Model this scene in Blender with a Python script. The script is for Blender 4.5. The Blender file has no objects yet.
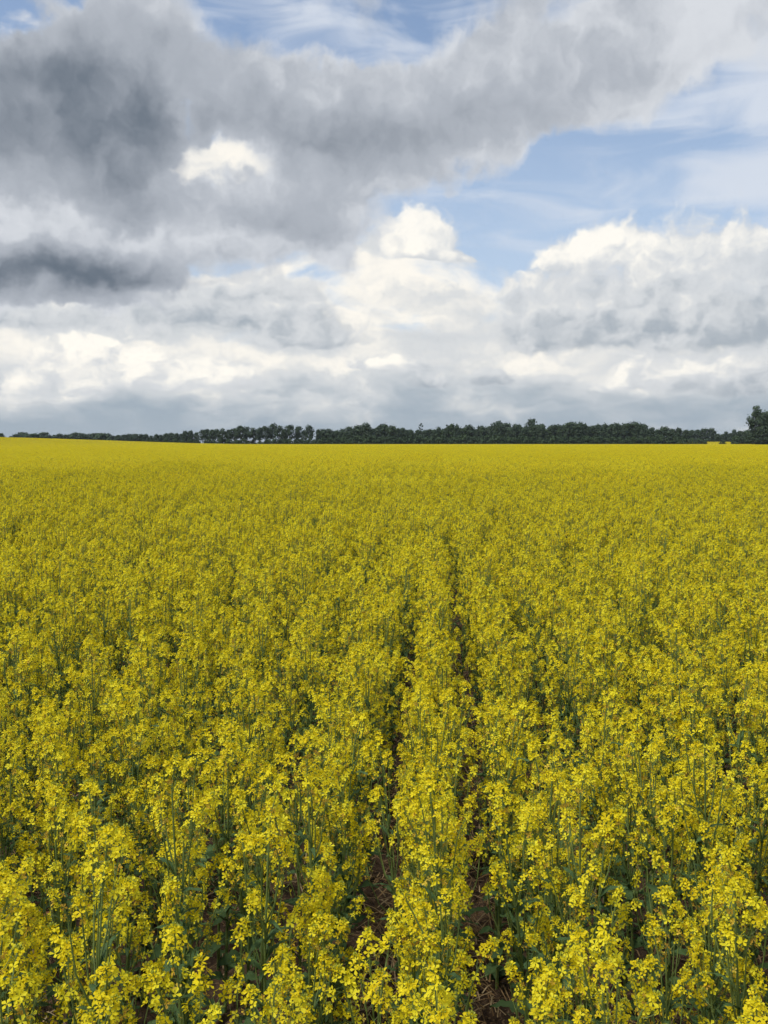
import bpy, math, random
import numpy as np
from mathutils import Vector, Matrix, Quaternion, noise as mnoise

random.seed(7)
S = bpy.context.scene
col = S.collection

# ------------------------------------------------------------------ camera
FPX, CX, CY, HOR = 924.0, 384.0, 512.0, 442.8      # focal length in pixels, picture centre, horizon row
CAM_H = 1.70
PITCH = math.atan((CY - HOR) / FPX)
cd = bpy.data.cameras.new('camera')
cam = bpy.data.objects.new('camera', cd)
col.objects.link(cam)
cd.sensor_fit = 'VERTICAL'
cd.sensor_height = 36.0
cd.sensor_width = 27.0
cd.lens = FPX / 1024.0 * 36.0
cd.clip_start = 0.05
cd.clip_end = 20000
cam.location = (0, 0, CAM_H)
cam.rotation_euler = (math.pi / 2 - PITCH, 0, 0)
S.camera = cam

# ------------------------------------------------------------------ exposure
vs = S.view_settings
vs.view_transform = 'Standard'
vs.look = 'None'
vs.gamma = 1.0
vs.exposure = 0.33
vs.use_curve_mapping = False

# ------------------------------------------------------------------ sun behind broken cloud
SUN_EL, SUN_AZ = math.radians(60), math.radians(240)   # azimuth clockwise from +Y: high on the left, a little behind
sl = bpy.data.lights.new('sun', 'SUN')
sl.energy = 2.6
sl.angle = math.radians(16)
sl.color = (1.0, 0.95, 0.87)
sun = bpy.data.objects.new('sun', sl)
col.objects.link(sun)
sdir = Vector((math.sin(SUN_AZ) * math.cos(SUN_EL), math.cos(SUN_AZ) * math.cos(SUN_EL), math.sin(SUN_EL)))
sun.rotation_euler = (-sdir).to_track_quat('-Z', 'Y').to_euler()
sun.location = sdir * 60

# ------------------------------------------------------------------ world: Nishita sky with procedural cloud layers
world = bpy.data.worlds.new('World')
S.world = world
world.use_nodes = True
WT = world.node_tree
WT.nodes.clear()


class X:
    """small expression wrapper that writes shader nodes"""
    tree = None

    def __init__(self, sock):
        self.s = sock

    @staticmethod
    def put(inp, v):
        if isinstance(v, X):
            X.tree.links.new(v.s, inp)
        else:
            inp.default_value = v

    @staticmethod
    def math(op, a, b=0.0, c=None, clamp=False):
        n = X.tree.nodes.new('ShaderNodeMath')
        n.operation = op
        n.use_clamp = clamp
        X.put(n.inputs[0], a)
        X.put(n.inputs[1], b)
        if c is not None:
            X.put(n.inputs[2], c)
        return X(n.outputs[0])

    def __add__(self, o): return X.math('ADD', self, o)
    def __radd__(self, o): return X.math('ADD', self, o)
    def __sub__(self, o): return X.math('SUBTRACT', self, o)
    def __rsub__(self, o): return X.math('SUBTRACT', o, self)
    def __mul__(self, o): return X.math('MULTIPLY', self, o)
    def __rmul__(self, o): return X.math('MULTIPLY', self, o)


def vmath(op, a, b=None, scale=None, out=0):
    n = X.tree.nodes.new('ShaderNodeVectorMath')
    n.operation = op
    X.put(n.inputs[0], a)
    if b is not None:
        X.put(n.inputs[1], b)
    if scale is not None:
        X.put(n.inputs['Scale'], scale)
    return X(n.outputs[out])


def sstep(v, lo, hi, a=0.0, b=1.0):
    n = X.tree.nodes.new('ShaderNodeMapRange')
    n.interpolation_type = 'SMOOTHSTEP'
    X.put(n.inputs[0], v)
    n.inputs[1].default_value, n.inputs[2].default_value = lo, hi
    n.inputs[3].default_value, n.inputs[4].default_value = a, b
    return X(n.outputs[0])


def fbm(vec, scale, detail=6, rough=0.55, lac=2.0, dist=0.0, color=False):
    n = X.tree.nodes.new('ShaderNodeTexNoise')
    n.noise_dimensions = '2D'
    X.put(n.inputs['Vector'], vec)
    n.inputs['Scale'].default_value = scale
    n.inputs['Detail'].default_value = detail
    n.inputs['Roughness'].default_value = rough
    n.inputs['Lacunarity'].default_value = lac
    n.inputs['Distortion'].default_value = dist
    return X(n.outputs['Color' if color else 'Fac'])


def puff(vec, scale, detail=2, rough=0.5):
    """rounded billows"""
    n = X.tree.nodes.new('ShaderNodeTexVoronoi')
    n.voronoi_dimensions = '2D'
    n.feature = 'F1'
    X.put(n.inputs['Vector'], vec)
    n.inputs['Scale'].default_value = scale
    n.inputs['Detail'].default_value = detail
    n.inputs['Roughness'].default_value = rough
    n.normalize = True
    d = X(n.outputs['Distance'])
    return 1.0 - d * d * 1.3


def mixc(f, a, b):
    n = X.tree.nodes.new('ShaderNodeMix')
    n.data_type = 'RGBA'
    n.clamp_factor = True
    X.put(n.inputs[0], f)
    for i, v in ((6, a), (7, b)):
        if isinstance(v, X):
            X.put(n.inputs[i], v)
        else:
            n.inputs[i].default_value = (*v, 1.0)
    return X(n.outputs[2])


def comb(x, y, z=0.0):
    n = X.tree.nodes.new('ShaderNodeCombineXYZ')
    X.put(n.inputs[0], x)
    X.put(n.inputs[1], y)
    X.put(n.inputs[2], z)
    return X(n.outputs[0])


def ae(px, py):
    """azimuth and elevation (degrees) of a point of the sky measured on the photograph"""
    xr, yu = (px - CX) / FPX, -(py - CY) / FPX
    y = math.cos(PITCH) + yu * math.sin(PITCH)
    z = -math.sin(PITCH) + yu * math.cos(PITCH)
    return math.degrees(math.atan2(xr, y)), math.degrees(math.atan2(z, math.hypot(xr, y)))


DEG = 16.0   # pixels of the photograph to one degree, near enough


def blobs(q, lst):
    """sum of soft ellipses: (px, py, rx, ry, weight)"""
    tot = None
    for (px, py, rx, ry, w) in lst:
        a, e = ae(px, py)
        d = vmath('MULTIPLY', vmath('SUBTRACT', q, (a, e, 0)), (DEG / rx, DEG / ry, 0))
        g = X.math('POWER', 2.718, X.math('MULTIPLY', vmath('DOT_PRODUCT', d, d, out=1), -1.0))
        tot = g * w if tot is None else X.math('MULTIPLY_ADD', g, w, tot)
    return tot


def cumuli(q, lst):
    """flat-based heaps: (px of base centre, py of base, half width, height, whiteness) -> cover, tone"""
    cov = ton = None
    for (px, py, hw, ht, wh) in lst:
        a, e = ae(px, py - ht * 0.22)
        d = vmath('MULTIPLY', vmath('SUBTRACT', q, (a, e, 0)), (DEG / hw, DEG / (ht * 0.78), 0))
        r = vmath('MAXIMUM', d, vmath('MULTIPLY', d, (-1.0, -3.4, 0)))
        g = X.math('POWER', 2.718, X.math('MULTIPLY', vmath('DOT_PRODUCT', r, r, out=1), -1.0))
        t = g * X.math('ADD', vmath('DOT_PRODUCT', d, (-0.10, 0.55, 0), out=1), wh)
        cov = g if cov is None else cov + g
        ton = t if ton is None else ton + t
    return cov, ton


def build_world():
    X.tree = WT
    N = WT.nodes
    tc = N.new('ShaderNodeTexCoord')
    D = vmath('NORMALIZE', X(tc.outputs['Generated']))
    sp = N.new('ShaderNodeSeparateXYZ')
    X.put(sp.inputs[0], D)
    dx, dy, dz = (X(sp.outputs[i]) for i in range(3))
    az = X.math('ARCTAN2', dx, dy) * (180 / math.pi)
    el = X.math('ARCSINE', dz) * (180 / math.pi)
    p = comb(az, el)
    # perspective stretch: clouds flatten towards the horizon
    elp = X.math('POWER', X.math('MAXIMUM', el + 1.0, 0.05), 0.72) * 3.2
    ps = comb(az, elp)
    w1 = vmath('SCALE', vmath('SUBTRACT', fbm(ps, 0.10, 3, 0.5, color=True), (0.5, 0.5, 0.5)), scale=5.0)
    w2 = vmath('SCALE', vmath('SUBTRACT', fbm(ps, 0.45, 4, 0.55, color=True), (0.5, 0.5, 0.5)), scale=2.2)
    q = vmath('ADD', p, vmath('ADD', w1, w2))
    qs = vmath('ADD', ps, w2)

    # clear air
    sky = N.new('ShaderNodeTexSky')
    sky.sky_type = 'NISHITA'
    sky.sun_disc = False
    sky.sun_elevation = SUN_EL
    sky.sun_rotation = SUN_AZ
    sky.air_density = 1.0
    sky.dust_density = 1.2
    sky.ozone_density = 1.5
    X.put(sky.inputs[0], comb(dx, dy, X.math('MAXIMUM', dz, 0.02))) if sky.inputs else None
    c = vmath('SCALE', X(sky.outputs[0]), scale=0.13)
    c = mixc(sstep(el, 4.0, 26.0, 0.64, 0.10), c, (0.52, 0.61, 0.75))        # moist air paling towards the horizon

    # high thin veil
    veil = fbm(comb(az * 0.35 + 3.7, elp * 1.3), 0.35, 5, 0.52, dist=0.5)
    vm = blobs(q, [(745, 180, 80, 30, .50), (760, 95, 70, 50, .75), (430, 60, 120, 40, .26), (380, 15, 90, 16, .25), (560, 215, 120, 20, .12)])
    va = sstep(veil + vm * 0.5, 0.42, 0.90, 0, 0.85)
    c = mixc(va, c, (0.62, 0.665, 0.74))

    # far band low over the horizon: pale stratus behind
    band = fbm(comb(az * 0.55 + 1.3, elp * 1.1), 0.30, 5, 0.52, dist=0.3)
    bm = blobs(q, [(640, 170, 170, 46, -.60), (500, 210, 70, 26, -.30), (330, 240, 200, 30, .3), (215, 165, 90, 34, 1.3), (18, 40, 50, 36, 1.5)])
    ba = sstep(el * -0.115 + 1.30 + (band - 0.5) * 1.6 + bm, -0.05, 0.40)
    btone = blobs(q, [(100, 365, 120, 26, .30), (340, 278, 120, 22, .45), (470, 276, 110, 16, .32), (430, 322, 110, 22, .34), (330, 368, 170, 14, .28),
                      (650, 362, 110, 12, .25), (500, 355, 110, 12, .20), (215, 165, 90, 30, .48), (18, 38, 50, 36, .6), (60, 312, 170, 18, -.30), (620, 345, 140, 14, -.15)])
    flat = vmath('ADD', comb(az * 0.60, el * 1.45), w2)
    f0 = fbm(flat, 0.26, 5, 0.50)
    f1 = fbm(vmath('ADD', flat, (0.0, 1.0, 0.0)), 0.26, 3, 0.5)
    bl = (f0 - 0.5) * 0.95 + (f0 - f1) * 0.40 + btone + 0.52
    bcol = mixc(sstep(bl, 0.0, 0.60), (0.36, 0.41, 0.46), (0.61, 0.63, 0.645))
    bcol = mixc(sstep(bl, 0.56, 1.0), bcol, (0.88, 0.845, 0.775))
    low = sstep(el + (f0 - 0.5) * 5.0 + (band - 0.5) * 3.0, 0.5, 4.4, 1.0, 0.0)
    bcol = mixc(low * 0.9, bcol, (0.31, 0.375, 0.44))
    c = mixc(ba, c, bcol)

    # cumulus heaps with flat bases standing in the band
    qc = vmath('ADD', p, vmath('MULTIPLY', vmath('ADD', w1, vmath('SCALE', w2, scale=0.8)), (0.5, 0.30, 0)))
    cov, ton = cumuli(qc, [(410, 259, 40, 46, .42), (445, 260, 34, 10, .10), (608, 260, 44, 28, .40), (650, 352, 110, 104, -.16), (542, 350, 42, 74, -.14), (748, 347, 66, 110, -.12),
                           (95, 390, 72, 60, .30), (205, 392, 60, 32, .28), (300, 348, 62, 30, -.20), (180, 326, 120, 44, -.22), (30, 330, 80, 36, -.25), (492, 382, 26, 18, -.25), (425, 386, 22, 14, -.2),
                           (655, 392, 66, 28, .12), (380, 372, 50, 18, .18), (260, 300, 50, 26, -.05), (740, 400, 60, 26, -.15), (20, 405, 60, 22, .1)])

    def heap(off):
        ss = vmath('ADD', qs, (off[0], off[1], 0))
        return (puff(ss, 0.36, 1, 0.45) - 0.80) * 0.8 + (fbm(ss, 0.6, 5, 0.53) - 0.5) * 0.75
    hn0 = heap((0, 0))
    h1 = heap((-0.55, 0.75))
    h0 = hn0 + cov * 0.95
    ha = sstep(h0, 0.34, 0.66) * sstep(el, 1.2, 3.4)
    lit = (hn0 - h1) * 0.85 + 0.43 + X.math('DIVIDE', ton, X.math('MAXIMUM', cov, 1.0))
    hcol = mixc(sstep(lit, 0.0, 0.60), (0.35, 0.395, 0.445), (0.61, 0.63, 0.65))
    hcol = mixc(sstep(lit, 0.54, 0.98), hcol, (0.92, 0.885, 0.81))
    c = mixc(ha * 0.94, c, hcol)

    # near deck of grey cloud
    eb = [(60, 70, 200, 110, .75), (60, 190, 130, 75, .60), (30, 268, 140, 30, .85), (150, 278, 120, 12, .4), (250, 115, 150, 40, .60), (430, 125, 130, 55, .75), (330, 212, 120, 36, .6),
          (570, 100, 80, 50, .34), (640, 45, 100, 60, .55), (735, 40, 70, 50, .25), (230, 240, 130, 24, .35), (540, 30, 90, 40, .45), (440, 190, 70, 18, .25), (430, 50, 80, 30, .35), (120, 308, 170, 10, .45),
          (215, 166, 66, 20, -.95), (174, 116, 14, 22, -.7), (275, 22, 80, 30, -.85), (370, 40, 60, 16, -.45), (16, 36, 34, 28, -1.2), (66, 14, 14, 14, -.5), (548, 18, 22, 18, -.5), (690, 120, 70, 40, -.4), (120, 150, 60, 50, .25), (620, 185, 150, 42, -.95), (560, 150, 60, 24, -.25), (480, 235, 110, 34, -.6),
          (745, 130, 70, 30, -.4), (520, 310, 260, 40, -.9), (120, 335, 220, 14, -.3), (380, 385, 440, 46, -1.0)]

    def deck(off):
        ss = vmath('ADD', qs, (off[0], off[1], 0))
        return (fbm(ss, 0.15, 6, 0.52) - 0.5) * 1.7 + (puff(ss, 0.20, 2, 0.5) - 0.80) * 0.6
    kn0 = deck((0, 0))
    k1 = deck((-0.2, 1.0))
    k0 = kn0 + blobs(q, eb)
    ea = sstep(k0, 0.0, 0.48) * sstep(el, 3.0, 7.0)
    tone = k0 * 0.36 - (kn0 - k1) * 0.62 + 0.08 + (fbm(qs, 0.45, 3, 0.5) - 0.5) * 0.40 \
        + blobs(q, [(75, 130, 120, 70, .36), (25, 270, 150, 20, .50), (390, 130, 130, 30, .18), (270, 205, 140, 30, -.10), (110, 226, 160, 14, -.40), (300, 80, 110, 22, -.16), (230, 130, 90, 14, .15), (330, 225, 90, 14, .18), (640, 50, 130, 70, -.16), (740, 70, 60, 60, -.2), (60, 60, 120, 50, .08)])
    ecol = mixc(sstep(tone, -0.02, 0.42), (0.61, 0.635, 0.675), (0.395, 0.425, 0.475))
    ecol = mixc(sstep(tone, 0.32, 1.25), ecol, (0.115, 0.145, 0.185))
    c = mixc(ea, c, ecol)

    bg = N.new('ShaderNodeBackground')
    X.put(bg.inputs['Color'], c)
    bg.inputs['Strength'].default_value = 0.90
    out = N.new('ShaderNodeOutputWorld')
    WT.links.new(bg.outputs[0], out.inputs[0])


build_world()
world.cycles.sampling_method = 'NONE'     # the sky is smooth: no importance map needed
# ------------------------------------------------------------------ render settings
cy = S.cycles
cy.max_bounces = 5
cy.diffuse_bounces = 3
cy.use_adaptive_sampling = True
cy.adaptive_min_samples = 8
cy.adaptive_threshold = 0.02
cy.transmission_bounces = 4
cy.glossy_bounces = 2
cy.caustics_reflective = False
cy.caustics_refractive = False

# ------------------------------------------------------------------ helpers
rnd = random.Random(11)


def ss01(t):
    t = max(0.0, min(1.0, t))
    return t * t * (3 - 2 * t)


def terrain(x, y):
    """lie of the land: level, with a low rise far off on the left and a slight one beyond the gap on the right"""
    z = 3.6 * ss01((-x - 66) / 135.0) * math.exp(-((y - 430) / 150.0) ** 2)
    z += 1.45 * math.exp(-((x - 232) / 70.0) ** 2) * ss01((y - 525) / 120.0)
    return z


def ground_at(px, dist, py=None):
    """world x for a picture column at a distance along y"""
    return (px - CX) / FPX * dist


class MB:
    def __init__(self):
        self.v, self.f, self.m = [], [], []

    def add(self, verts, faces, mat=0):
        o = len(self.v)
        self.v.extend([tuple(p) for p in verts])
        self.f.extend([tuple(i + o for i in f) for f in faces])
        self.m.extend([mat] * len(faces))

    def merge(self, other, M, mat_map=None):
        o = len(self.v)
        self.v.extend([tuple(M @ Vector(p)) for p in other.v])
        self.f.extend([tuple(i + o for i in f) for f in other.f])
        self.m.extend([mat_map[i] if mat_map else i for i in other.m])

    def tube(self, pts, rad, sides=5, mat=0, cap=False):
        pts = [Vector(p) for p in pts]
        n = len(pts)
        vs_, fs = [], []
        for i, p in enumerate(pts):
            t = (pts[min(i + 1, n - 1)] - pts[max(i - 1, 0)]).normalized()
            a = t.cross(Vector((0.31, 0.95, 0.07))).normalized()
            b = t.cross(a)
            for k in range(sides):
                th = 2 * math.pi * k / sides
                vs_.append(p + (a * math.cos(th) + b * math.sin(th)) * rad[i])
        for i in range(n - 1):
            for k in range(sides):
                k2 = (k + 1) % sides
                fs.append((i * sides + k, i * sides + k2, (i + 1) * sides + k2, (i + 1) * sides + k))
        if cap:
            fs.append(tuple((n - 1) * sides + k for k in range(sides)))
        self.add(vs_, fs, mat)

    def mesh(self, name, mats, smooth=False):
        me = bpy.data.meshes.new(name)
        me.from_pydata(self.v, [], self.f)
        for m in mats:
            me.materials.append(m)
        me.polygons.foreach_set('material_index', self.m)
        if smooth:
            me.polygons.foreach_set('use_smooth', [True] * len(self.f))
        me.update()
        return me


def link(name, data, parent=None, M=None, **props):
    o = bpy.data.objects.new(name, data)
    col.objects.link(o)
    if parent is not None:
        o.parent = parent
    if M is not None:
        o.matrix_local = M
    for k, v in props.items():
        o[k] = v
    return o


# ------------------------------------------------------------------ materials
def mat_new(name):
    m = bpy.data.materials.new(name)
    m.use_nodes = True
    m.node_tree.nodes.clear()
    X.tree = m.node_tree
    return m


def mat_out(shader):
    o = X.tree.nodes.new('ShaderNodeOutputMaterial')
    X.tree.links.new(shader, o.inputs['Surface'])


def leafy(name, stops, trans, rough=0.6, spec=0.25, noise_scale=None, lift=0.12, bump=0.0):
    """thin plant tissue: principled front with some light let through; colour varies by piece"""
    m = mat_new(name)
    N, L = X.tree.nodes, X.tree.links
    geo = N.new('ShaderNodeNewGeometry')
    oi = N.new('ShaderNodeObjectInfo')
    v = X(geo.outputs['Random Per Island']) * 0.75 + X(oi.outputs['Random']) * 0.25
    if noise_scale:
        tc = N.new('ShaderNodeTexCoord')
        v = v * 0.6 + fbm(X(tc.outputs['Object']), noise_scale, 3) * 0.4
    ramp = N.new('ShaderNodeValToRGB')
    X.put(ramp.inputs[0], v)
    el_ = ramp.color_ramp.elements
    while len(el_) < len(stops):
        el_.new(0.5)
    for e, (pos, c) in zip(el_, stops):
        e.position = pos
        e.color = (*c, 1)
    pb = N.new('ShaderNodeBsdfPrincipled')
    L.new(ramp.outputs[0], pb.inputs['Base Color'])
    pb.inputs['Roughness'].default_value = rough
    pb.inputs['Specular IOR Level'].default_value = spec
    tr = N.new('ShaderNodeBsdfTranslucent')
    L.new(ramp.outputs[0], tr.inputs['Color'])
    mx = N.new('ShaderNodeMixShader')
    mx.inputs[0].default_value = trans
    L.new(pb.outputs[0], mx.inputs[1])
    L.new(tr.outputs[0], mx.inputs[2])
    mat_out(mx.outputs[0])
    return m


M_PETAL = leafy('petal_yellow', [(0.0, (0.80, 0.62, 0.012)), (0.45, (0.89, 0.755, 0.018)), (1.0, (0.93, 0.86, 0.05))], 0.45, 0.6, 0.15)
M_OLD = leafy('petal_fading', [(0.0, (0.52, 0.30, 0.05)), (0.6, (0.70, 0.47, 0.04)), (1.0, (0.72, 0.55, 0.10))], 0.30, 0.7, 0.1)
M_BUD = leafy('bud_green', [(0.0, (0.24, 0.29, 0.03)), (1.0, (0.46, 0.46, 0.05))], 0.15, 0.5, 0.25)
M_STEM = leafy('stem_green', [(0.0, (0.12, 0.18, 0.05)), (1.0, (0.23, 0.29, 0.085))], 0.2, 0.5, 0.3)
M_LEAF = leafy('leaf_green', [(0.0, (0.048, 0.092, 0.034)), (0.55, (0.075, 0.130, 0.048)), (1.0, (0.12, 0.175, 0.060))], 0.25, 0.6, 0.15, noise_scale=14)
M_STRAW = leafy('straw', [(0.0, (0.12, 0.065, 0.028)), (0.6, (0.30, 0.195, 0.095)), (1.0, (0.47, 0.36, 0.21))], 0.05, 0.8, 0.1)
M_DEAD = leafy('dead_leaf', [(0.0, (0.10, 0.05, 0.02)), (1.0, (0.32, 0.17, 0.07))], 0.08, 0.8, 0.1)
M_TREE = leafy('tree_leaf', [(0.0, (0.034, 0.056, 0.034)), (0.6, (0.054, 0.086, 0.048)), (1.0, (0.080, 0.115, 0.060))], 0.12, 0.6, 0.15)
M_TREE2 = leafy('tree_leaf_pale', [(0.0, (0.032, 0.058, 0.026)), (0.6, (0.052, 0.088, 0.038)), (1.0, (0.080, 0.115, 0.050))], 0.12, 0.6, 0.15)
M_BARK = leafy('bark', [(0.0, (0.045, 0.036, 0.028)), (1.0, (0.10, 0.085, 0.07))], 0.0, 0.85, 0.1)
M_PALEBARK = leafy('bark_pale', [(0.0, (0.22, 0.20, 0.17)), (1.0, (0.36, 0.34, 0.30))], 0.0, 0.8, 0.1)
PLANT_MATS = [M_PETAL, M_OLD, M_BUD, M_STEM, M_LEAF]
PET, OLD, BUD, STM, LEF = range(5)


def soil_material():
    m = mat_new('field_soil')
    N, L = X.tree.nodes, X.tree.links
    geo = N.new('ShaderNodeNewGeometry')
    P = X(geo.outputs['Position'])
    sp = N.new('ShaderNodeSeparateXYZ')
    X.put(sp.inputs[0], P)
    big = fbm(P, 1.3, 5, 0.6)
    fine = fbm(P, 26.0, 5, 0.65)
    c = mixc(sstep(big * 0.5 + fine * 0.5, 0.36, 0.64), (0.042, 0.027, 0.018), (0.125, 0.082, 0.052))
    c = mixc(sstep(fbm(P, 70.0, 2, 0.5), 0.60, 0.70), c, (0.20, 0.135, 0.08))
    grass = mixc(fbm(P, 0.02, 4, 0.6), (0.06, 0.10, 0.03), (0.11, 0.14, 0.045))
    far = sstep(X(sp.outputs[1]) + (fbm(P, 0.08, 3) - 0.5) * 10, 514, 522)
    c = mixc(far, c, grass)
    pb = N.new('ShaderNodeBsdfPrincipled')
    X.put(pb.inputs['Base Color'], c)
    pb.inputs['Roughness'].default_value = 0.95
    pb.inputs['Specular IOR Level'].default_value = 0.1
    bp = N.new('ShaderNodeBump')
    bp.inputs['Strength'].default_value = 0.7
    bp.inputs['Distance'].default_value = 0.02
    X.put(bp.inputs['Height'], fine)
    L.new(bp.outputs[0], pb.inputs['Normal'])
    mat_out(pb.outputs[0])
    return m


# ------------------------------------------------------------------ rows of the crop
ROW = 0.31                                   # drill spacing
ROT = math.radians(3.47)                     # the rows run a little to the right of the line of sight
U0 = 0.135                                   # the open furrow
CR, SR = math.cos(ROT), math.sin(ROT)
CELL = 8 * ROW


def uv2xy(u, v):
    return u * CR + v * SR, -u * SR + v * CR


def xy2uv(x, y):
    return x * CR - y * SR, x * SR + y * CR


# ------------------------------------------------------------------ ground, one sheet to the horizon
def axis(lo, hi, near_lo, near_hi, step, grow):
    a = list(np.arange(near_lo, near_hi + 1e-6, step))
    s = step
    while a[-1] < hi:
        s = min(s * grow, 400)
        a.append(a[-1] + s)
    s = step
    while a[0] > lo:
        s = min(s * grow, 400)
        a.insert(0, a[0] - s)
    return a


def build_ground():
    xs = axis(-5000, 5000, -2.6, 3.0, 0.05, 1.16)
    ys = axis(-400, 7000, 0.4, 6.5, 0.055, 1.13)
    vs_, fs = [], []
    nx = len(xs)
    for y in ys:
        for x in xs:
            z = terrain(x, y)
            if -4 < x < 4 and 0 < y < 12:
                u, v = xy2uv(x, y)
                z += -0.018 * math.cos(2 * math.pi * (u - U0) / ROW) + 0.030 * mnoise.fractal(Vector((x * 7, y * 7, 0)), 0.7, 2.0, 4)
            vs_.append((x, y, z))
    for j in range(len(ys) - 1):
        for i in range(nx - 1):
            k = j * nx + i
            fs.append((k, k + 1, k + nx + 1, k + nx))
    me = bpy.data.meshes.new('ground')
    me.from_pydata(vs_, [], fs)
    me.materials.append(soil_material())
    me.polygons.foreach_set('use_smooth', [True] * len(fs))
    link('ground', me, kind='structure', label='brown field soil running level to the horizon')


build_ground()

# ------------------------------------------------------------------ plant pieces
UP = Vector((0, 0, 1))
FL_R = .0094                                 # petal length


def frame(d, spin=0.0):
    """rotation taking +Z to d"""
    return Vector(d).normalized().to_track_quat('Z', 'Y').to_matrix().to_4x4() @ Matrix.Rotation(spin, 4, 'Z')


def flower(mb, c, nrm, r, rg, mat):
    """four petals in a cross around one point"""
    F = frame(nrm, rg.uniform(0, 6.28))
    C = Vector(c)
    vs_ = [C]
    fs = []
    cup = rg.uniform(-0.1, 0.75)
    for k in range(4):
        th = k * math.pi / 2 + rg.uniform(-.28, .28)
        rr = r * rg.uniform(.78, 1.15)
        lift = cup + rg.uniform(-.3, .3)
        w = 0.46
        i = len(vs_)
        for (a, q, h) in ((th - w, .78, lift * .9), (th, 1.05, lift * .75), (th + w, .78, lift * .9)):
            vs_.append(C + (F @ Vector((math.cos(a) * rr * q, math.sin(a) * rr * q, h * rr * q))))
        fs += [(0, i, i + 1), (0, i + 1, i + 2)]
    mb.add(vs_, fs, mat)


def bud(mb, c, d, r):
    F = frame(d)
    C = Vector(c)
    p = [C + F @ Vector(q) for q in ((r, 0, 0), (0, r, 0), (-r, 0, 0), (0, -r, 0), (0, 0, 1.9 * r), (0, 0, -1.6 * r))]
    mb.add(p, [(0, 1, 4), (1, 2, 4), (2, 3, 4), (3, 0, 4), (1, 0, 5), (2, 1, 5), (3, 2, 5), (0, 3, 5)], BUD)


def make_raceme(rg, L, nfl, spread, nlow):
    """flower head standing on the origin: a dome of open flowers round green buds, single flowers and pods below"""
    g, b = MB(), MB()
    bend = Vector((rg.uniform(-.25, .25), rg.uniform(-.25, .25), 0))
    ax = lambda t: Vector((0, 0, L * t)) + bend * (L * t * t)
    g.tube([ax(t) for t in (0, .35, .7, 1.0)], [.0020, .0018, .0014, .0010], 4, STM)
    ph = rg.uniform(0, 6.28)
    fl = []
    npod = rg.randint(3, 5)
    for i in range(npod):
        t = .02 + .45 * i / npod + rg.uniform(-.02, .02)
        ph += 2.4
        o = Vector((math.cos(ph), math.sin(ph), rg.uniform(.4, 1.0))).normalized()
        p0 = ax(max(t, 0))
        p1 = p0 + o * .013
        p2 = p1 + (o + UP * .6).normalized() * rg.uniform(.012, .030)
        g.tube([p0, p1, p2], [.0004, .0008, .0004], 3, STM)
    for i in range(nfl + nlow):
        ph += 2.4 + rg.uniform(-.45, .45)
        if i < nlow:
            s_ = 0.0
            t = .10 + .45 * i / max(1, nlow) + rg.uniform(-.05, .05)
            pl, up = spread * rg.uniform(.6, 1.0), rg.uniform(-.2, .6)
        else:
            s_ = (i - nlow) / (nfl - 1)
            t = .60 + .36 * s_
            pl = spread * (1.05 - .72 * s_ ** 1.6) * rg.uniform(.75, 1.22)
            up = .15 + .75 * s_ + rg.uniform(-.2, .35)
        o = Vector((math.cos(ph), math.sin(ph), up)).normalized()
        p0 = ax(t)
        p1 = p0 + o * pl
        g.tube([p0, p1], [.00042, .00036], 3, STM)
        nrm = (o * .8 + UP * rg.uniform(-.1, .9) + Vector((rg.uniform(-.5, .5), rg.uniform(-.5, .5), 0))).normalized()
        r = FL_R * rg.uniform(.70, 1.15)
        mt = OLD if rg.random() < (.45 if i < nlow else .12 * (1 - s_)) else PET
        if mt == OLD:
            r *= .75
            nrm = (nrm - UP * .6).normalized()
        flower(b, p1, nrm, r, rg, mt)
        fl.append((p1, nrm, r, mt))
    top = ax(1.0)
    for i in range(9):
        th, rr = i * 2.4, .0075 * math.sqrt(i / 9)
        o = Vector((math.cos(th) * rr, math.sin(th) * rr, .006 - .006 * i / 9))
        bud(g, top + o, o + UP * .008, .0018)
    return g, b, fl


def make_leaf(rg, L, W, lobed):
    """blade from the origin along +X, drooping, wavy at the rim"""
    mb = MB()
    n = 9
    pts = []
    for i in range(n + 1):
        s = i / n
        if lobed:
            w = W * (.10 if s < .22 else (.55 * math.sin(math.pi * min(1, (s - .15) / .85) ** .62) + .45 * math.sin(math.pi * min(1, (s - .2) / .8) ** 1.1))) * (1 + .16 * math.sin(i * 2.9))
        else:
            w = W * (.55 * (1 - s) ** .7 + .45 * math.sin(math.pi * (.12 + .88 * s)))
        w = max(w, .0012)
        if i == n:
            w = .0015
        z = L * (.42 * s - .62 * s * s)
        wob = rg.uniform(-.34, .34) * W
        y0 = rg.uniform(-.03, .03) * L
        pts += [(L * s * .95, -w + y0, z + .30 * w + wob), (L * s, y0, z), (L * s * .95, w + y0, z + .30 * w - wob)]
    fs = []
    for i in range(n):
        a = i * 3
        fs += [(a, a + 1, a + 4, a + 3), (a + 1, a + 2, a + 5, a + 4)]
    mb.add(pts, fs, LEF)
    return mb


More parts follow.
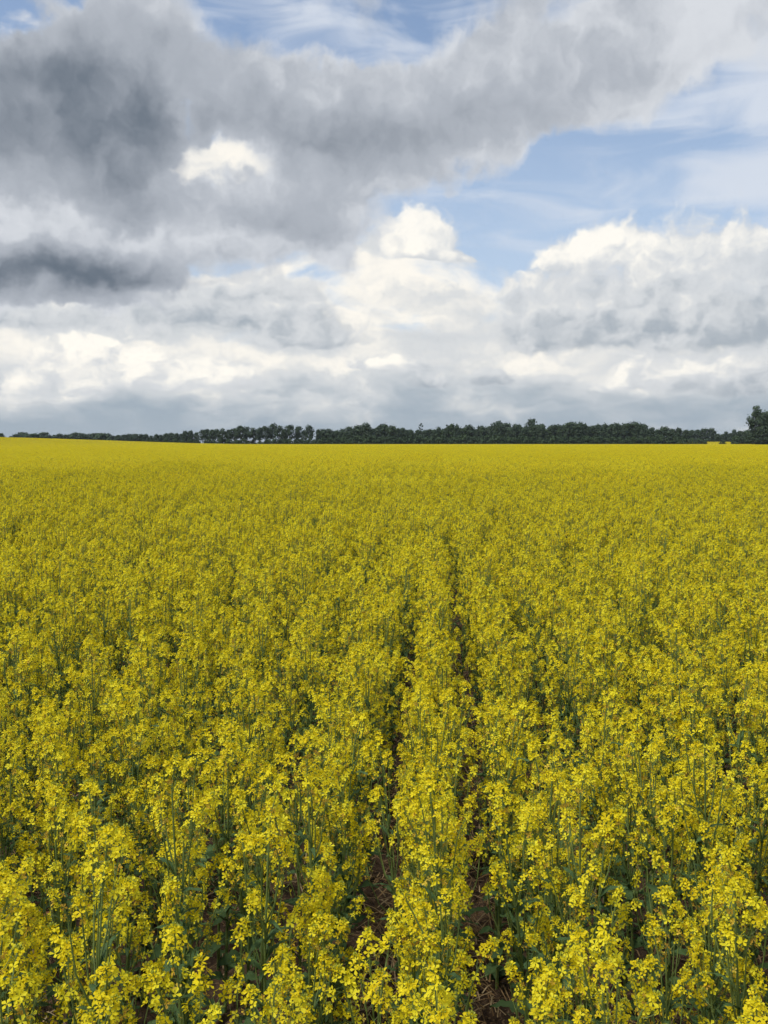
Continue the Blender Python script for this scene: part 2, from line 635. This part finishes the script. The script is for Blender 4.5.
rg = random.Random(3)
RAC, LEAVES = [], []
NRAC = 12
for i in range(NRAC):
    if i < 7:            # full heads
        L, nf, sp_, nl = rg.uniform(.09, .13), rg.randint(15, 22), rg.uniform(.014, .021), rg.randint(4, 9)
    else:                # small side heads
        L, nf, sp_, nl = rg.uniform(.05, .08), rg.randint(7, 12), rg.uniform(.010, .014), rg.randint(1, 4)
    g, b, fl = make_raceme(rg, L, nf, sp_, nl)
    RAC.append((g, b, g.mesh('raceme', PLANT_MATS), b.mesh('blossom_cluster', PLANT_MATS), fl, L))
for i in range(8):
    big = i < 5
    mb = make_leaf(rg, rg.uniform(.09, .14) if big else rg.uniform(.045, .085), rg.uniform(.017, .027) if big else rg.uniform(.006, .011), big)
    LEAVES.append((mb, mb.mesh('leaf', PLANT_MATS, smooth=True), big))


def make_plant(rg, h, nbr):
    """one canola plant as a list of pieces: stem mesh builder + placed racemes and leaves"""
    st = MB()
    lean = Vector((rg.uniform(-.07, .07), rg.uniform(-.05, .05), 0))
    ax = lambda t: Vector((0, 0, h * t)) + lean * (t * t * h)
    rac, lef = [], []
    ri = rg.randrange(7)
    Lr = RAC[ri][5]
    tt = 1 - Lr / h
    st.tube([ax(t) for t in (0, tt * .35, tt * .7, tt)], [.0052, .0042, .0028, .0016], 6, STM)
    rac.append((ri, Matrix.Translation(ax(tt)) @ frame(UP + lean * 2, rg.uniform(0, 6.28))))
    ph = rg.uniform(0, 6.28)
    for b in range(nbr):
        ph += 2.4 + rg.uniform(-.4, .4)
        fb = b / max(1, nbr - 1)                       # 0 = lowest branch
        ztop = h * (.55 + .42 * fb ** .85 + rg.uniform(-.04, .04))
        small = rg.random() < .65 - .45 * fb
        ri = rg.randrange(7, NRAC) if small else rg.randrange(7)
        sc = rg.uniform(.85, 1.10)
        Lr = RAC[ri][5] * sc
        t0 = max(.18, min(.82, ztop / h - Lr / h - rg.uniform(.10, .22)))
        p0 = ax(t0)
        R = (.074 - .044 * fb) * rg.uniform(.5, 1.3)
        out = Vector((math.cos(ph), math.sin(ph), 0))
        zb = max(ztop - Lr, p0.z + .05)
        p2 = ax(zb / h) + out * R
        p2.z = zb
        p1 = p0.lerp(p2, .45) + out * R * .22
        st.tube([p0, p1, p2], [.0022, .0017, .0013], 5, STM)
        d = UP + out * rg.uniform(.0, .45)
        rac.append((ri, Matrix.Translation(p2) @ frame(d, rg.uniform(0, 6.28)) @ Matrix.Scale(sc, 4)))
        lef.append((5 + rg.randrange(3), Matrix.Translation(p0) @ Matrix.Rotation(ph, 4, 'Z') @ Matrix.Rotation(-rg.uniform(.1, .9), 4, 'Y')))
    for k in range(rg.randint(8, 11)):
        ph += 2.4
        t0 = .04 + .048 * k + rg.uniform(-.02, .03)
        lef.append((rg.randrange(5), Matrix.Translation(ax(t0)) @ Matrix.Rotation(ph, 4, 'Z') @ Matrix.Rotation(-rg.uniform(-.1, .75), 4, 'Y') @ Matrix.Scale(rg.uniform(.6, 1.05), 4)))
    return st, rac, lef


NVAR = 14
VAR = []
for i in range(NVAR):
    h = .68 + .30 * i / (NVAR - 1)
    st, rac, lef = make_plant(rg, h, rg.randint(11, 15))
    VAR.append((st, rac, lef, st.mesh('stem', PLANT_MATS, smooth=True), h))


def joined(i):
    st, rac, lef, _, h = VAR[i]
    m = MB()
    m.merge(st, Matrix.Identity(4))
    for ri, Mx in rac:
        m.merge(RAC[ri][0], Mx)
        m.merge(RAC[ri][1], Mx)
    for li, Mx in lef:
        m.merge(LEAVES[li][0], Mx)
    return m


# ------------------------------------------------------------------ where the plants stand
def row_plants(k, v0, v1):
    """plants of drill row k between v0 and v1: the same every time"""
    r = random.Random(k * 7919 + 13)
    # walk the row in fixed 1 m stretches so that any part of it can be asked for
    out = []
    for seg in range(int(math.floor(v0)), int(math.ceil(v1))):
        r = random.Random(k * 7919 + seg * 104729 + 13)
        v = seg + r.uniform(0, .06)
        while v < seg + 1:
            ju = r.gauss(0, .044 if k in (-1, 0) and seg < 4 else .054 if seg < 5 else .072)
            out.append((U0 + ROW * (k + .5) + max(-.13, min(.13, ju)), v, r.randrange(NVAR), r.uniform(0, 6.28), r.uniform(.93, 1.06), r.uniform(-.05, .05), r.uniform(-.05, .05)))
            v += r.uniform(.055, .140)
    return [p for p in out if v0 <= p[1] < v1]


def project(x, y, z):
    dz = z - CAM_H
    f = y * math.cos(PITCH) - dz * math.sin(PITCH)
    u = y * math.sin(PITCH) + dz * math.cos(PITCH)
    if f <= 0.05:
        return None
    return CX + FPX * x / f, CY - FPX * u / f, f


NEAR_END = 7 * CELL                      # whole plants to here, patches of crop beyond
plants = []
for k in range(-60, 61):
    for p in row_plants(k, 0.75, NEAR_END):
        x, y = uv2xy(p[0], p[1])
        if abs(x - .02 * y) > .50 * y + 1.3:
            continue
        plants.append((x, y, k) + p[2:])


# between 17 and 40 m squares of whole plants give way to patches one by one
mixed = random.Random(77)
whole = set()
for j in range(7, 16):
    for i in range(-9, 10):
        x, y = uv2xy(U0 + (i + .5) * CELL, (j + .5) * CELL)
        if abs(x) > .47 * y + 6 or mixed.random() < (j - 6) / 10:
            continue
        whole.add((i, j))
        for k in range(8 * i, 8 * i + 8):
            for p in row_plants(k, j * CELL, (j + 1) * CELL):
                plants.append(uv2xy(p[0], p[1]) + (k,) + p[2:])


def in_view(p):
    h = VAR[p[3]][4] * p[5]
    q = project(p[0], p[1], h)
    return q is not None and -25 < q[0] < 793 and q[1] < 1030


vis = sorted((p for p in plants if in_view(p)), key=lambda p: p[0] ** 2 + p[1] ** 2)
single = vis[:300]
keep = set(id(p) for p in single)
rest = [p for p in plants if id(p) not in keep]


def row_phrase(k):
    n = k + 1 if k >= 0 else -k            # rows counted out from the open furrow
    words = ['', 'first', 'second', 'third', 'fourth', 'fifth', 'sixth', 'seventh', 'eighth', 'ninth', 'tenth']
    return f"{words[min(n, 10)]} row {'right' if k >= 0 else 'left'} of the open furrow"


def plant_label(p):
    h = VAR[p[3]][4] * p[5]
    w = 'tall' if h > .88 else 'short' if h < .74 else 'yellow'
    return f"{w} canola plant, {nth(rank[id(p)])} from the camera in {row_phrase(p[2])}"


def nth(n):
    return f"{n}{'th' if 10 < n % 100 < 14 else {1: 'st', 2: 'nd', 3: 'rd'}.get(n % 10, 'th')}"


rank, count = {}, {}
for p in single:
    count[p[2]] = count.get(p[2], 0) + 1
    rank[id(p)] = count[p[2]]


for p in single:
    x, y, k, vi, spin, sc, tx, ty = p
    st, rac, lef, stm, h = VAR[vi]
    root = link('canola_plant', None, label=plant_label(p), category='plant', group='canola plants in ' + ('the ' + row_phrase(k)))
    root.empty_display_size = .05
    root.location = (x, y, terrain(x, y) - .004)
    root.rotation_euler = (tx, ty, spin)
    root.scale = (sc, sc, sc)
    link('stem', stm, root)
    for ri, Mx in rac:
        r_ = link('raceme', RAC[ri][2], root, Mx)
        link('blossom_cluster', RAC[ri][3], r_, kind='stuff')
    for li, Mx in lef:
        link('leaf', LEAVES[li][1], root, Mx)


# ------------------------------------------------------------------ patches of crop for the distance
def lod_patch(rg, every, leaf_n, stems, jit):
    """a square of eight rows, the same plants drawn with fewer faces: each flower, or every n-th one drawn larger, a bent quad"""
    m = MB()
    for row in range(8):
        v = rg.uniform(0, .08)
        while v < CELL:
            u = (row + .5) * ROW + max(-.13, min(.13, rg.gauss(0, jit)))
            st, rac, lef, _, h = VAR[rg.randrange(NVAR)]
            sc = rg.uniform(.93, 1.06)
            T = Matrix.Translation((u, v, 0)) @ Matrix.Rotation(rg.uniform(0, 6.28), 4, 'Z') @ Matrix.Scale(sc, 4)
            for ri, Mx in rac:
                Q = T @ Mx
                if stems:
                    a_, t_ = Q @ Vector((0, 0, -.20)), Q @ Vector((0, 0, RAC[ri][5]))
                    w = .0022
                    m.add([a_ - Vector((w, 0, 0)), a_ + Vector((w, 0, 0)), t_ + Vector((w * .6, 0, 0)), t_ - Vector((w * .6, 0, 0))], [(0, 1, 2, 3)], STM)
                    m.add([t_ + Vector(o) for o in ((-.005, -.005, -.003), (.005, -.005, -.003), (0, .006, -.003), (0, 0, .008))], [(0, 1, 3), (1, 2, 3), (2, 0, 3)], BUD)
                Q3 = Q.to_3x3()
                off = rg.randrange(every)
                for (p, n_, r, mt) in RAC[ri][4][off::every]:
                    c = Q @ p
                    F = frame(Q3 @ n_, rg.uniform(0, 1.57))
                    q = r * .85 * math.sqrt(every) * rg.uniform(.85, 1.15)
                    m.add([c + F @ Vector(a) for a in ((q, 0, q * .4), (0, q, q * .05), (-q, 0, q * .4), (0, -q, q * .05))], [(0, 1, 2, 3)], mt)
            for l in range(leaf_n):
                z0 = h * rg.uniform(.08, .72)
                L = rg.uniform(.08, .16)
                w = L * .22
                F = Matrix.Translation((u, v, z0)) @ Matrix.Rotation(rg.uniform(0, 6.28), 4, 'Z') @ Matrix.Rotation(-rg.uniform(-.3, .9), 4, 'Y')
                m.add([F @ Vector(a) for a in ((0, 0, 0), (L * .55, -w, .01), (L, 0, -.02), (L * .55, w, .01))], [(0, 1, 2, 3)], LEF)
            v += rg.uniform(.055, .140)
    return m


LOD_NEAR = [lod_patch(rg, 1, 11, True, .065) for i in range(4)]
LOD_FAR = [lod_patch(rg, 1, 10, True, .08) for i in range(4)]

pts, pidx, prot, pscl = [], [], [], []
for p in rest:
    x, y, k, vi, spin, sc, tx, ty = p
    pts.append((x, y, terrain(x, y) - .004))
    pidx.append(vi)
    prot.append((tx, ty, spin))
    pscl.append(sc)
FAR_EDGE = 513.0
for j in range(7, 270):
    for i in range(-150, 150):
        u, v = U0 + i * CELL, j * CELL
        x, y = uv2xy(u + CELL / 2, v + CELL / 2)
        if abs(x) > .47 * y + 6 or (i, j) in whole:
            continue
        if y > FAR_EDGE and not (170 < x < 330 and 540 < y < 660):
            continue
        flip = rg.random() < .5
        a, b = (u + CELL, v + CELL) if flip else (u, v)
        x0, y0 = uv2xy(a, b)
        pts.append((x0, y0, terrain(x, y)))
        far = y > 40 + 50 * rg.random()
        pidx.append(NVAR + rg.randrange(4) + (4 if far else 0))
        prot.append((0, 0, -ROT + (math.pi if flip else 0)))
        pscl.append(rg.uniform(.98, 1.03))

me = bpy.data.meshes.new('canola_crop')
me.from_pydata(pts, [], [])
me.attributes.new('variant', 'INT', 'POINT').data.foreach_set('value', pidx)
me.attributes.new('turn', 'FLOAT_VECTOR', 'POINT').data.foreach_set('vector', [c for r in prot for c in r])
me.attributes.new('size', 'FLOAT', 'POINT').data.foreach_set('value', pscl)
crop = link('canola_crop', me, kind='stuff', category='crop', label='yellow flowering canola crop filling the field from the near plants to the trees')

protos = [joined(i) for i in range(NVAR)] + LOD_NEAR + LOD_FAR
gt = bpy.data.node_groups.new('crop_scatter', 'GeometryNodeTree')
gt.interface.new_socket('Geometry', in_out='INPUT', socket_type='NodeSocketGeometry')
gt.interface.new_socket('Geometry', in_out='OUTPUT', socket_type='NodeSocketGeometry')
gi, go = gt.nodes.new('NodeGroupInput'), gt.nodes.new('NodeGroupOutput')
jn = gt.nodes.new('GeometryNodeJoinGeometry')


def attr(name, typ):
    n = gt.nodes.new('GeometryNodeInputNamedAttribute')
    n.data_type = typ
    n.inputs[0].default_value = name
    return n.outputs[0]


a_var, a_rot, a_scl = attr('variant', 'INT'), attr('turn', 'FLOAT_VECTOR'), attr('size', 'FLOAT')
e2r = gt.nodes.new('FunctionNodeEulerToRotation')
gt.links.new(a_rot, e2r.inputs[0])
for i, mb in enumerate(protos):
    po = bpy.data.objects.new('canola_crop_piece', mb.mesh('canola_crop_piece', PLANT_MATS))
    oi = gt.nodes.new('GeometryNodeObjectInfo')
    oi.inputs['Object'].default_value = po
    cp = gt.nodes.new('FunctionNodeCompare')
    cp.data_type = 'INT'
    cp.operation = 'EQUAL'
    gt.links.new(a_var, cp.inputs[2])
    cp.inputs[3].default_value = i
    ip = gt.nodes.new('GeometryNodeInstanceOnPoints')
    gt.links.new(gi.outputs[0], ip.inputs['Points'])
    gt.links.new(cp.outputs[0], ip.inputs['Selection'])
    gt.links.new(oi.outputs['Geometry'], ip.inputs['Instance'])
    gt.links.new(e2r.outputs[0], ip.inputs['Rotation'])
    gt.links.new(a_scl, ip.inputs['Scale'])
    gt.links.new(ip.outputs[0], jn.inputs[0])
gt.links.new(jn.outputs[0], go.inputs[0])
md = crop.modifiers.new('scatter', 'NODES')
md.node_group = gt

# ------------------------------------------------------------------ straw and dead leaves lying in the furrows
def build_litter():
    m = MB()
    r = random.Random(5)
    for k in range(-9, 10):
        n = 900 if k in (-1, 0, 1) else 380
        for i in range(n):
            v = 1.5 + 6.5 * r.random() ** 1.3
            u = U0 + ROW * k + r.gauss(0, .055)
            x, y = uv2xy(u, v)
            if abs(x) > .5 * y + .6:
                continue
            ang = ROT + r.gauss(0, .55) if r.random() < .6 else r.uniform(0, 6.28)
            L = r.uniform(.03, .16)
            w = r.uniform(.0010, .0026)
            z = terrain(x, y) + .010 + abs(r.gauss(0, .022))
            d = Vector((math.sin(ang), math.cos(ang), r.gauss(0, .16)))
            s = Vector((d.y, -d.x, 0)).normalized() * w
            c = Vector((x, y, z))
            mid = c + Vector((0, 0, r.uniform(0, .012)))
            m.add([c - d * L / 2 - s, c - d * L / 2 + s, mid + s + Vector((0, 0, w)), mid - s + Vector((0, 0, w)), c + d * L / 2 - s, c + d * L / 2 + s], [(0, 1, 2, 3), (3, 2, 5, 4)], 0)
        for i in range(40):
            v = 1.5 + 6 * r.random()
            u = U0 + ROW * k + r.gauss(0, .06)
            x, y = uv2xy(u, v)
            lf = LEAVES[r.randrange(5)][0]
            Mx = Matrix.Translation((x, y, terrain(x, y) + .02 + r.random() * .02)) @ Matrix.Rotation(r.uniform(0, 6.28), 4, 'Z') @ Matrix.Rotation(r.gauss(0, .3), 4, 'Y') @ Matrix.Scale(r.uniform(.22, .45), 4)
            m.merge(lf, Mx, {LEF: 1})
    link('straw_litter', m.mesh('straw_litter', [M_STRAW, M_DEAD]), kind='stuff', category='straw', label='dry straw and dead leaves lying in the furrows between the rows')


build_litter()

# ------------------------------------------------------------------ trees along the far edge of the field
def make_tree(rg, h, rx, base, lobes, leaves, leaf, trunk_r, mats, airy=False):
    """(trunk mesh, crown mesh) for a broadleaf tree: trunk with limbs, clumps of leaf-sized faces around the limb ends"""
    tk, cr = MB(), MB()
    sway = Vector((rg.uniform(-.04, .04) * h, rg.uniform(-.03, .03) * h, 0))
    ax = lambda t: Vector((0, 0, h * t)) + sway * math.sin(t * 2)
    tk.tube([ax(t) for t in (0, .25, .5, .75, .92)], [trunk_r * 1.25, trunk_r, trunk_r * .75, trunk_r * .45, trunk_r * .15], 6)
    clumps = []
    for i in range(lobes):
        t = base + (1 - base) * (i + .5) / lobes
        prof = math.sin(math.pi * min(1, .18 + .82 * (t - base) / (1 - base)) ** .9) ** .7 * rg.uniform(.75, 1.25)
        ph = i * 2.4 + rg.uniform(-.5, .5)
        R = rx * prof * rg.uniform(.35, .85)
        c = ax(t) + Vector((math.cos(ph) * R, math.sin(ph) * R, rg.uniform(-.03, .03) * h))
        c.z = min(c.z, h * .95)
        cs = rx * rg.uniform(.30, .52) * (.8 if airy else 1)
        clumps.append((c, cs))
        s0 = ax(max(.12, t - rg.uniform(.12, .25)))
        tk.tube([s0, s0.lerp(c, .5) + Vector((0, 0, -.02 * h)), c], [trunk_r * .4, trunk_r * .25, trunk_r * .08], 4)
    for i in range(leaves):
        c, cs = clumps[rg.randrange(len(clumps))]
        d = Vector((rg.gauss(0, 1), rg.gauss(0, 1), rg.gauss(0, 1))).normalized()
        p = c + Vector((d.x, d.y, d.z * .8)) * cs * (rg.uniform(.35, 1.0) ** .6 if rg.random() < .8 else rg.uniform(.9, 1.5))
        F = frame(d + Vector((rg.uniform(-.8, .8), rg.uniform(-.8, .8), rg.uniform(-.3, .9))), rg.uniform(0, 3))
        q = leaf * rg.uniform(.6, 1.3)
        cr.add([p + F @ Vector(a) for a in ((q, 0, 0), (0, q * .62, q * .15), (-q, 0, 0), (0, -q * .62, q * .15))], [(0, 1, 2, 3)])
    return tk.mesh('trunk', [mats[1]], smooth=True), cr.mesh('crown', [mats[0]])


tr = random.Random(21)
BUSHY = [make_tree(tr, 9.5, 3.3, .03, 22, 1500, .46, .16, (M_TREE, M_BARK)) for i in range(5)]         # dense shelter-belt tree, leafy to the ground
TALL = [make_tree(tr, 10.0, 3.3, .40, 14, 1100, .40, .17, (M_TREE, M_BARK)) for i in range(4)]         # bare trunk below, round head
ASPEN = [make_tree(tr, 9.5, 2.2, .12, 17, 1200, .36, .13, (M_TREE2, M_PALEBARK)) for i in range(3)]    # narrower, paler trunk
SHRUB = [make_tree(tr, 4.0, 2.6, .02, 12, 900, .32, .07, (M_TREE2, M_BARK)) for i in range(3)]
THIN = [make_tree(tr, 12.0, 1.7, .50, 9, 320, .28, .12, (M_TREE, M_BARK), airy=True) for i in range(2)]
BASEH = {'BUSHY': 9.5, 'TALL': 10.0, 'ASPEN': 9.5, 'SHRUB': 4.0, 'THIN': 12.0}


def tree(kind, px, top, dist, label, group=None, width=1.0, name='tree', meshes=None, h0=None):
    """stand a tree so that its crown reaches picture row `top` over column px, `dist` metres out"""
    src = meshes or tr.choice(globals()[kind])
    x, y = ground_at(px, dist), dist
    z = terrain(x, y)
    h = CAM_H + (HOR - top) / FPX * dist - z
    s = h / (h0 or BASEH[kind])
    root = link(name, None, label=label, category='shrub' if name == 'shrub' else 'tree')
    if group:
        root['group'] = group
    root.location = (x, y, z - .05)
    root.rotation_euler = (0, 0, tr.uniform(0, 6.28))
    sx = s * width
    root.scale = (sx, sx, s)
    link('trunk', src[0], root)
    link('crown', src[1], root)
    return root


# far row behind the rise on the left
for i, px in enumerate((-14, -4, 3, 12, 18, 24, 29, 34, 39, 45, 50, 56, 61, 67, 72, 77, 83, 89, 94, 99, 104, 109, 114, 119, 125, 130, 136, 143)):
    top = 433.8 + tr.uniform(-1.2, 1.6) + (1.5 if px in (12, 50, 125, 114, 119) else 0)
    tree(tr.choice(('BUSHY', 'BUSHY', 'ASPEN', 'SHRUB')), px, top, 760 + tr.uniform(-25, 40), f'small distant dark tree over the rise, {nth(i + 1)} from the left', 'distant trees over the rise at left', tr.uniform(1.3, 2.2))
# thinning row between the rise and the wood
for i, px in enumerate((132, 137, 142, 147, 152, 157, 162, 167, 172, 177, 182)):
    tree('BUSHY', px, 436.0 - (px - 135) * .045 + tr.uniform(-1.0, .8), 610 + tr.uniform(-20, 20), f'low dark tree, {nth(i + 1)} from the left in the thin line before the open wood', 'low trees left of the open wood', 1.2)
for px, top, lab in ((186, 431.8, 'bushy tree ending the thin line'), (191, 431.2, 'higher bushy tree where the thin line meets the open wood'), (197, 433.0, 'lower bushy tree at the left end of the open wood')):
    tree('BUSHY', px, top, 560, lab, None, 1.0)
# open wood with sky between the trunks
uniq = {241: 'broad round-headed tree standing highest in the left half of the open wood', 273: 'tallest pointed tree in the open wood, left of the gap',
        290: 'round-headed tree with bare trunk standing clear right of the open wood', 310: 'lone small round-headed tree at the left end of the dense belt'}
for i, (px, top, w) in enumerate(((203, 430.0, 1), (208, 429.5, .9), (213, 430.2, 1), (218, 430.0, 1), (223, 429.5, 1), (229, 430.0, 1), (235, 428.8, 1), (241, 426.6, 1.2), (247, 427.8, 1.1), (254, 428.8, 1.1), (260, 428.2, 1), (266, 427.0, 1.1),
                   (273, 424.6, .8), (280, 427.0, 1), (285, 430, .8), (290, 425.8, .95), (298, 427.0, .9), (304, 431, .8), (310, 426.2, .8))):
    tree('TALL', px, top, 535 + tr.uniform(-8, 12), uniq.get(px, f'round-headed dark tree, {nth(i + 1)} from the left in the open wood'), None if px in uniq else 'trees of the open wood', w)
for i, px in enumerate(range(150, 326, 5)):
    tree('SHRUB', px + tr.uniform(-2, 2), 440.4 + tr.uniform(-1.4, .8), 528 + tr.uniform(-5, 5), f'low dark shrub under the open wood, {nth(i + 1)} from the left', 'shrubs under the open wood', 1.2, 'shrub')
# dense shelter belt
prof = [(318, 430.2), (330, 430.0), (345, 429.8), (360, 428.8), (366, 427.2), (372, 429.5), (378, 426.8), (386, 427.2), (392, 427.6), (400, 429.2), (410, 430.0), (425, 430.2), (436, 430.0), (444, 427.8), (452, 426.6),
        (460, 426.8), (468, 427.8), (478, 428.4), (488, 427.6), (498, 425.0), (506, 427.5), (516, 428.4), (526, 426.0), (534, 427.0), (545, 427.8), (560, 426.4), (575, 426.0), (590, 425.6), (605, 425.2), (620, 424.6), (634, 424.0), (641, 425.2), (646, 430.5), (654, 430.5)]


def prof_at(px):
    for (a, ta), (b, tb) in zip(prof, prof[1:]):
        if a <= px <= b:
            return ta + (tb - ta) * (px - a) / (b - a)
    return prof[-1][1]


px, i = 319.0, 0
while px < 652:
    i += 1
    pale = 440 < px < 475 and tr.random() < .6
    tree('ASPEN' if pale else 'BUSHY', px, prof_at(px) + tr.choice((-2.2, -.9, 0, .6, 1.4, 2.8)) + tr.uniform(-.5, .5), 522 + tr.uniform(-3, 9),
         f"{'slim pale-trunked' if pale else 'dense dark'} tree, {nth(i)} from the left in the front row of the belt", 'front row of the shelter belt', tr.uniform(.65, 1.25))
    px += tr.uniform(3.4, 5.2)
px, i = 321.0, 0
while px < 648:
    i += 1
    tree('BUSHY', px, prof_at(px) + tr.uniform(.2, 2.2), 540 + tr.uniform(-4, 8), f'dark tree, {nth(i)} from the left in the back row of the belt', 'back row of the shelter belt', 1.1)
    px += tr.uniform(6, 9)
for px, top, lab in ((421, 422.8, 'thin straggly tree with sparse tufts rising above the left of the belt'), (447, 424.2, 'thin sparse tree rising above the pale-trunked trees'), (456, 423.4, 'second thin sparse tree, right of the first above the pale trunks'), (466, 424.6, 'third thin sparse tree at the right of the pale trunks'),
                     (379, 425.0, 'small thin tree rising above the left stretch of the belt'), (572, 423.8, 'thin tuft of a tree above the level-topped stretch of the belt')):
    tree('THIN', px, top, 530, lab, None, .9)
tree('TALL', 498, 422.4, 532, 'rounded tall tree above the middle of the shelter belt', None, 1.0)
tree('TALL', 530, 419.8, 532, 'tallest round-headed tree above the level stretch of the belt', None, .8)
# right end: domed trees, low bushes in the gap, big tree at the edge
for px, top, w, lab in ((656, 430.0, 1.2, 'dark tree just right of the belt end'), (663, 428.0, 1.4, 'broad domed tree right of the belt end'), (671, 429.5, 1.2, 'tree filling the right shoulder of the domed tree'),
                        (678, 428.6, .9, 'narrow tree between the domed tree and the gap'), (685, 430.5, 1.1, 'dark tree left of the yellow gap'), (691, 430.5, 1.1, 'dark tree over the left edge of the yellow gap'), (697, 430.2, 1.2, 'dark tree over the left half of the yellow gap'),
                        (703, 429.2, 1.2, 'round dark tree over the middle of the yellow gap'), (710, 429.2, 1.3, 'flat-topped dark tree over the yellow gap')):
    tree('BUSHY', px, top, (520 if px < 686 else 690), lab, None, w)
for px, top, w, lab in ((717, 434.0, 1.3, 'low tree right of the flat-topped tree'), (721, 434.5, 1.2, 'lowest tree right of the flat-topped tree'), (725, 432.0, .8, 'small pointed tree right of the yellow gap'), (729, 433.5, 1.2, 'low tree right of the pointed tree'),
                        (733, 430.4, .8, 'small round tree between the gap and the big tree'), (739, 431.5, 1.2, 'leafy tree leaning towards the big tree'), (745, 430.8, 1.2, 'dark tree at the foot of the big tree'), (751, 430.8, 1.2, 'dark tree half hidden at the foot of the big tree')):
    tree('BUSHY', px, top, 680 if px < 736 else 515, lab, None, w)
for px, top, lab in ((690, 439.4, 'low bush in the left of the yellow gap'), (697, 439.2, 'second low bush in the yellow gap'), (703, 440.0, 'third low bush in the yellow gap'), (722, 441.2, 'tiny bush in the right of the yellow gap'),
                     (736, 437.0, 'bush closing the yellow gap on the right'), (744, 437.0, 'bush under the dark tree beside the big tree'), (753, 437.0, 'bush left under the big tree'), (763, 437.0, 'bush right under the big tree')):
    tree('SHRUB', px, top, 515, lab, None, 1.3, 'shrub')
px, i = 322, 0
while px < 684:
    i += 1
    tree('SHRUB', px, 437.6 + tr.uniform(-1.2, 1.2), 517.5, f'low dark shrub at the foot of the belt, {nth(i)} from the left', 'shrubs at the foot of the belt', 1.25, 'shrub')
    px += tr.uniform(5, 8)
BIG = make_tree(tr, 14.0, 5.0, .06, 44, 8500, .30, .30, (M_TREE, M_BARK))
tree('BUSHY', 765, 413.5, 400, 'big dark broadleaf tree at the right edge, tallest of all', None, 1.55, meshes=BIG, h0=14.0)
tree('TALL', 755, 408.5, 402, 'slim tree with a loose tuft rising beside the big tree', None, .65)
tree('BUSHY', 800, 416, 410, 'dark tree behind the big tree at the right edge', None, 1.3)

# ------------------------------------------------------------------ thin summer haze
hb_ = MB()
X0, X1, Y0, Y1, Z0, Z1 = -5800, 5800, -1000, 7800, -1.2, 20
hb_.add([(X0, Y0, Z0), (X1, Y0, Z0), (X1, Y1, Z0), (X0, Y1, Z0), (X0, Y0, Z1), (X1, Y0, Z1), (X1, Y1, Z1), (X0, Y1, Z1)],
        [(3, 2, 1, 0), (4, 5, 6, 7), (0, 1, 5, 4), (1, 2, 6, 5), (2, 3, 7, 6), (3, 0, 4, 7)])
m = mat_new('haze_air')
pv = X.tree.nodes.new('ShaderNodeVolumePrincipled')
pv.inputs['Color'].default_value = (0.86, 0.91, 1.0, 1)
pv.inputs['Density'].default_value = 0.00006
ho = X.tree.nodes.new('ShaderNodeOutputMaterial')
X.tree.links.new(pv.outputs[0], ho.inputs['Volume'])
link('haze', hb_.mesh('haze', [m]), kind='stuff', label='thin pale haze over the whole field and treeline')
cy.volume_bounces = 0
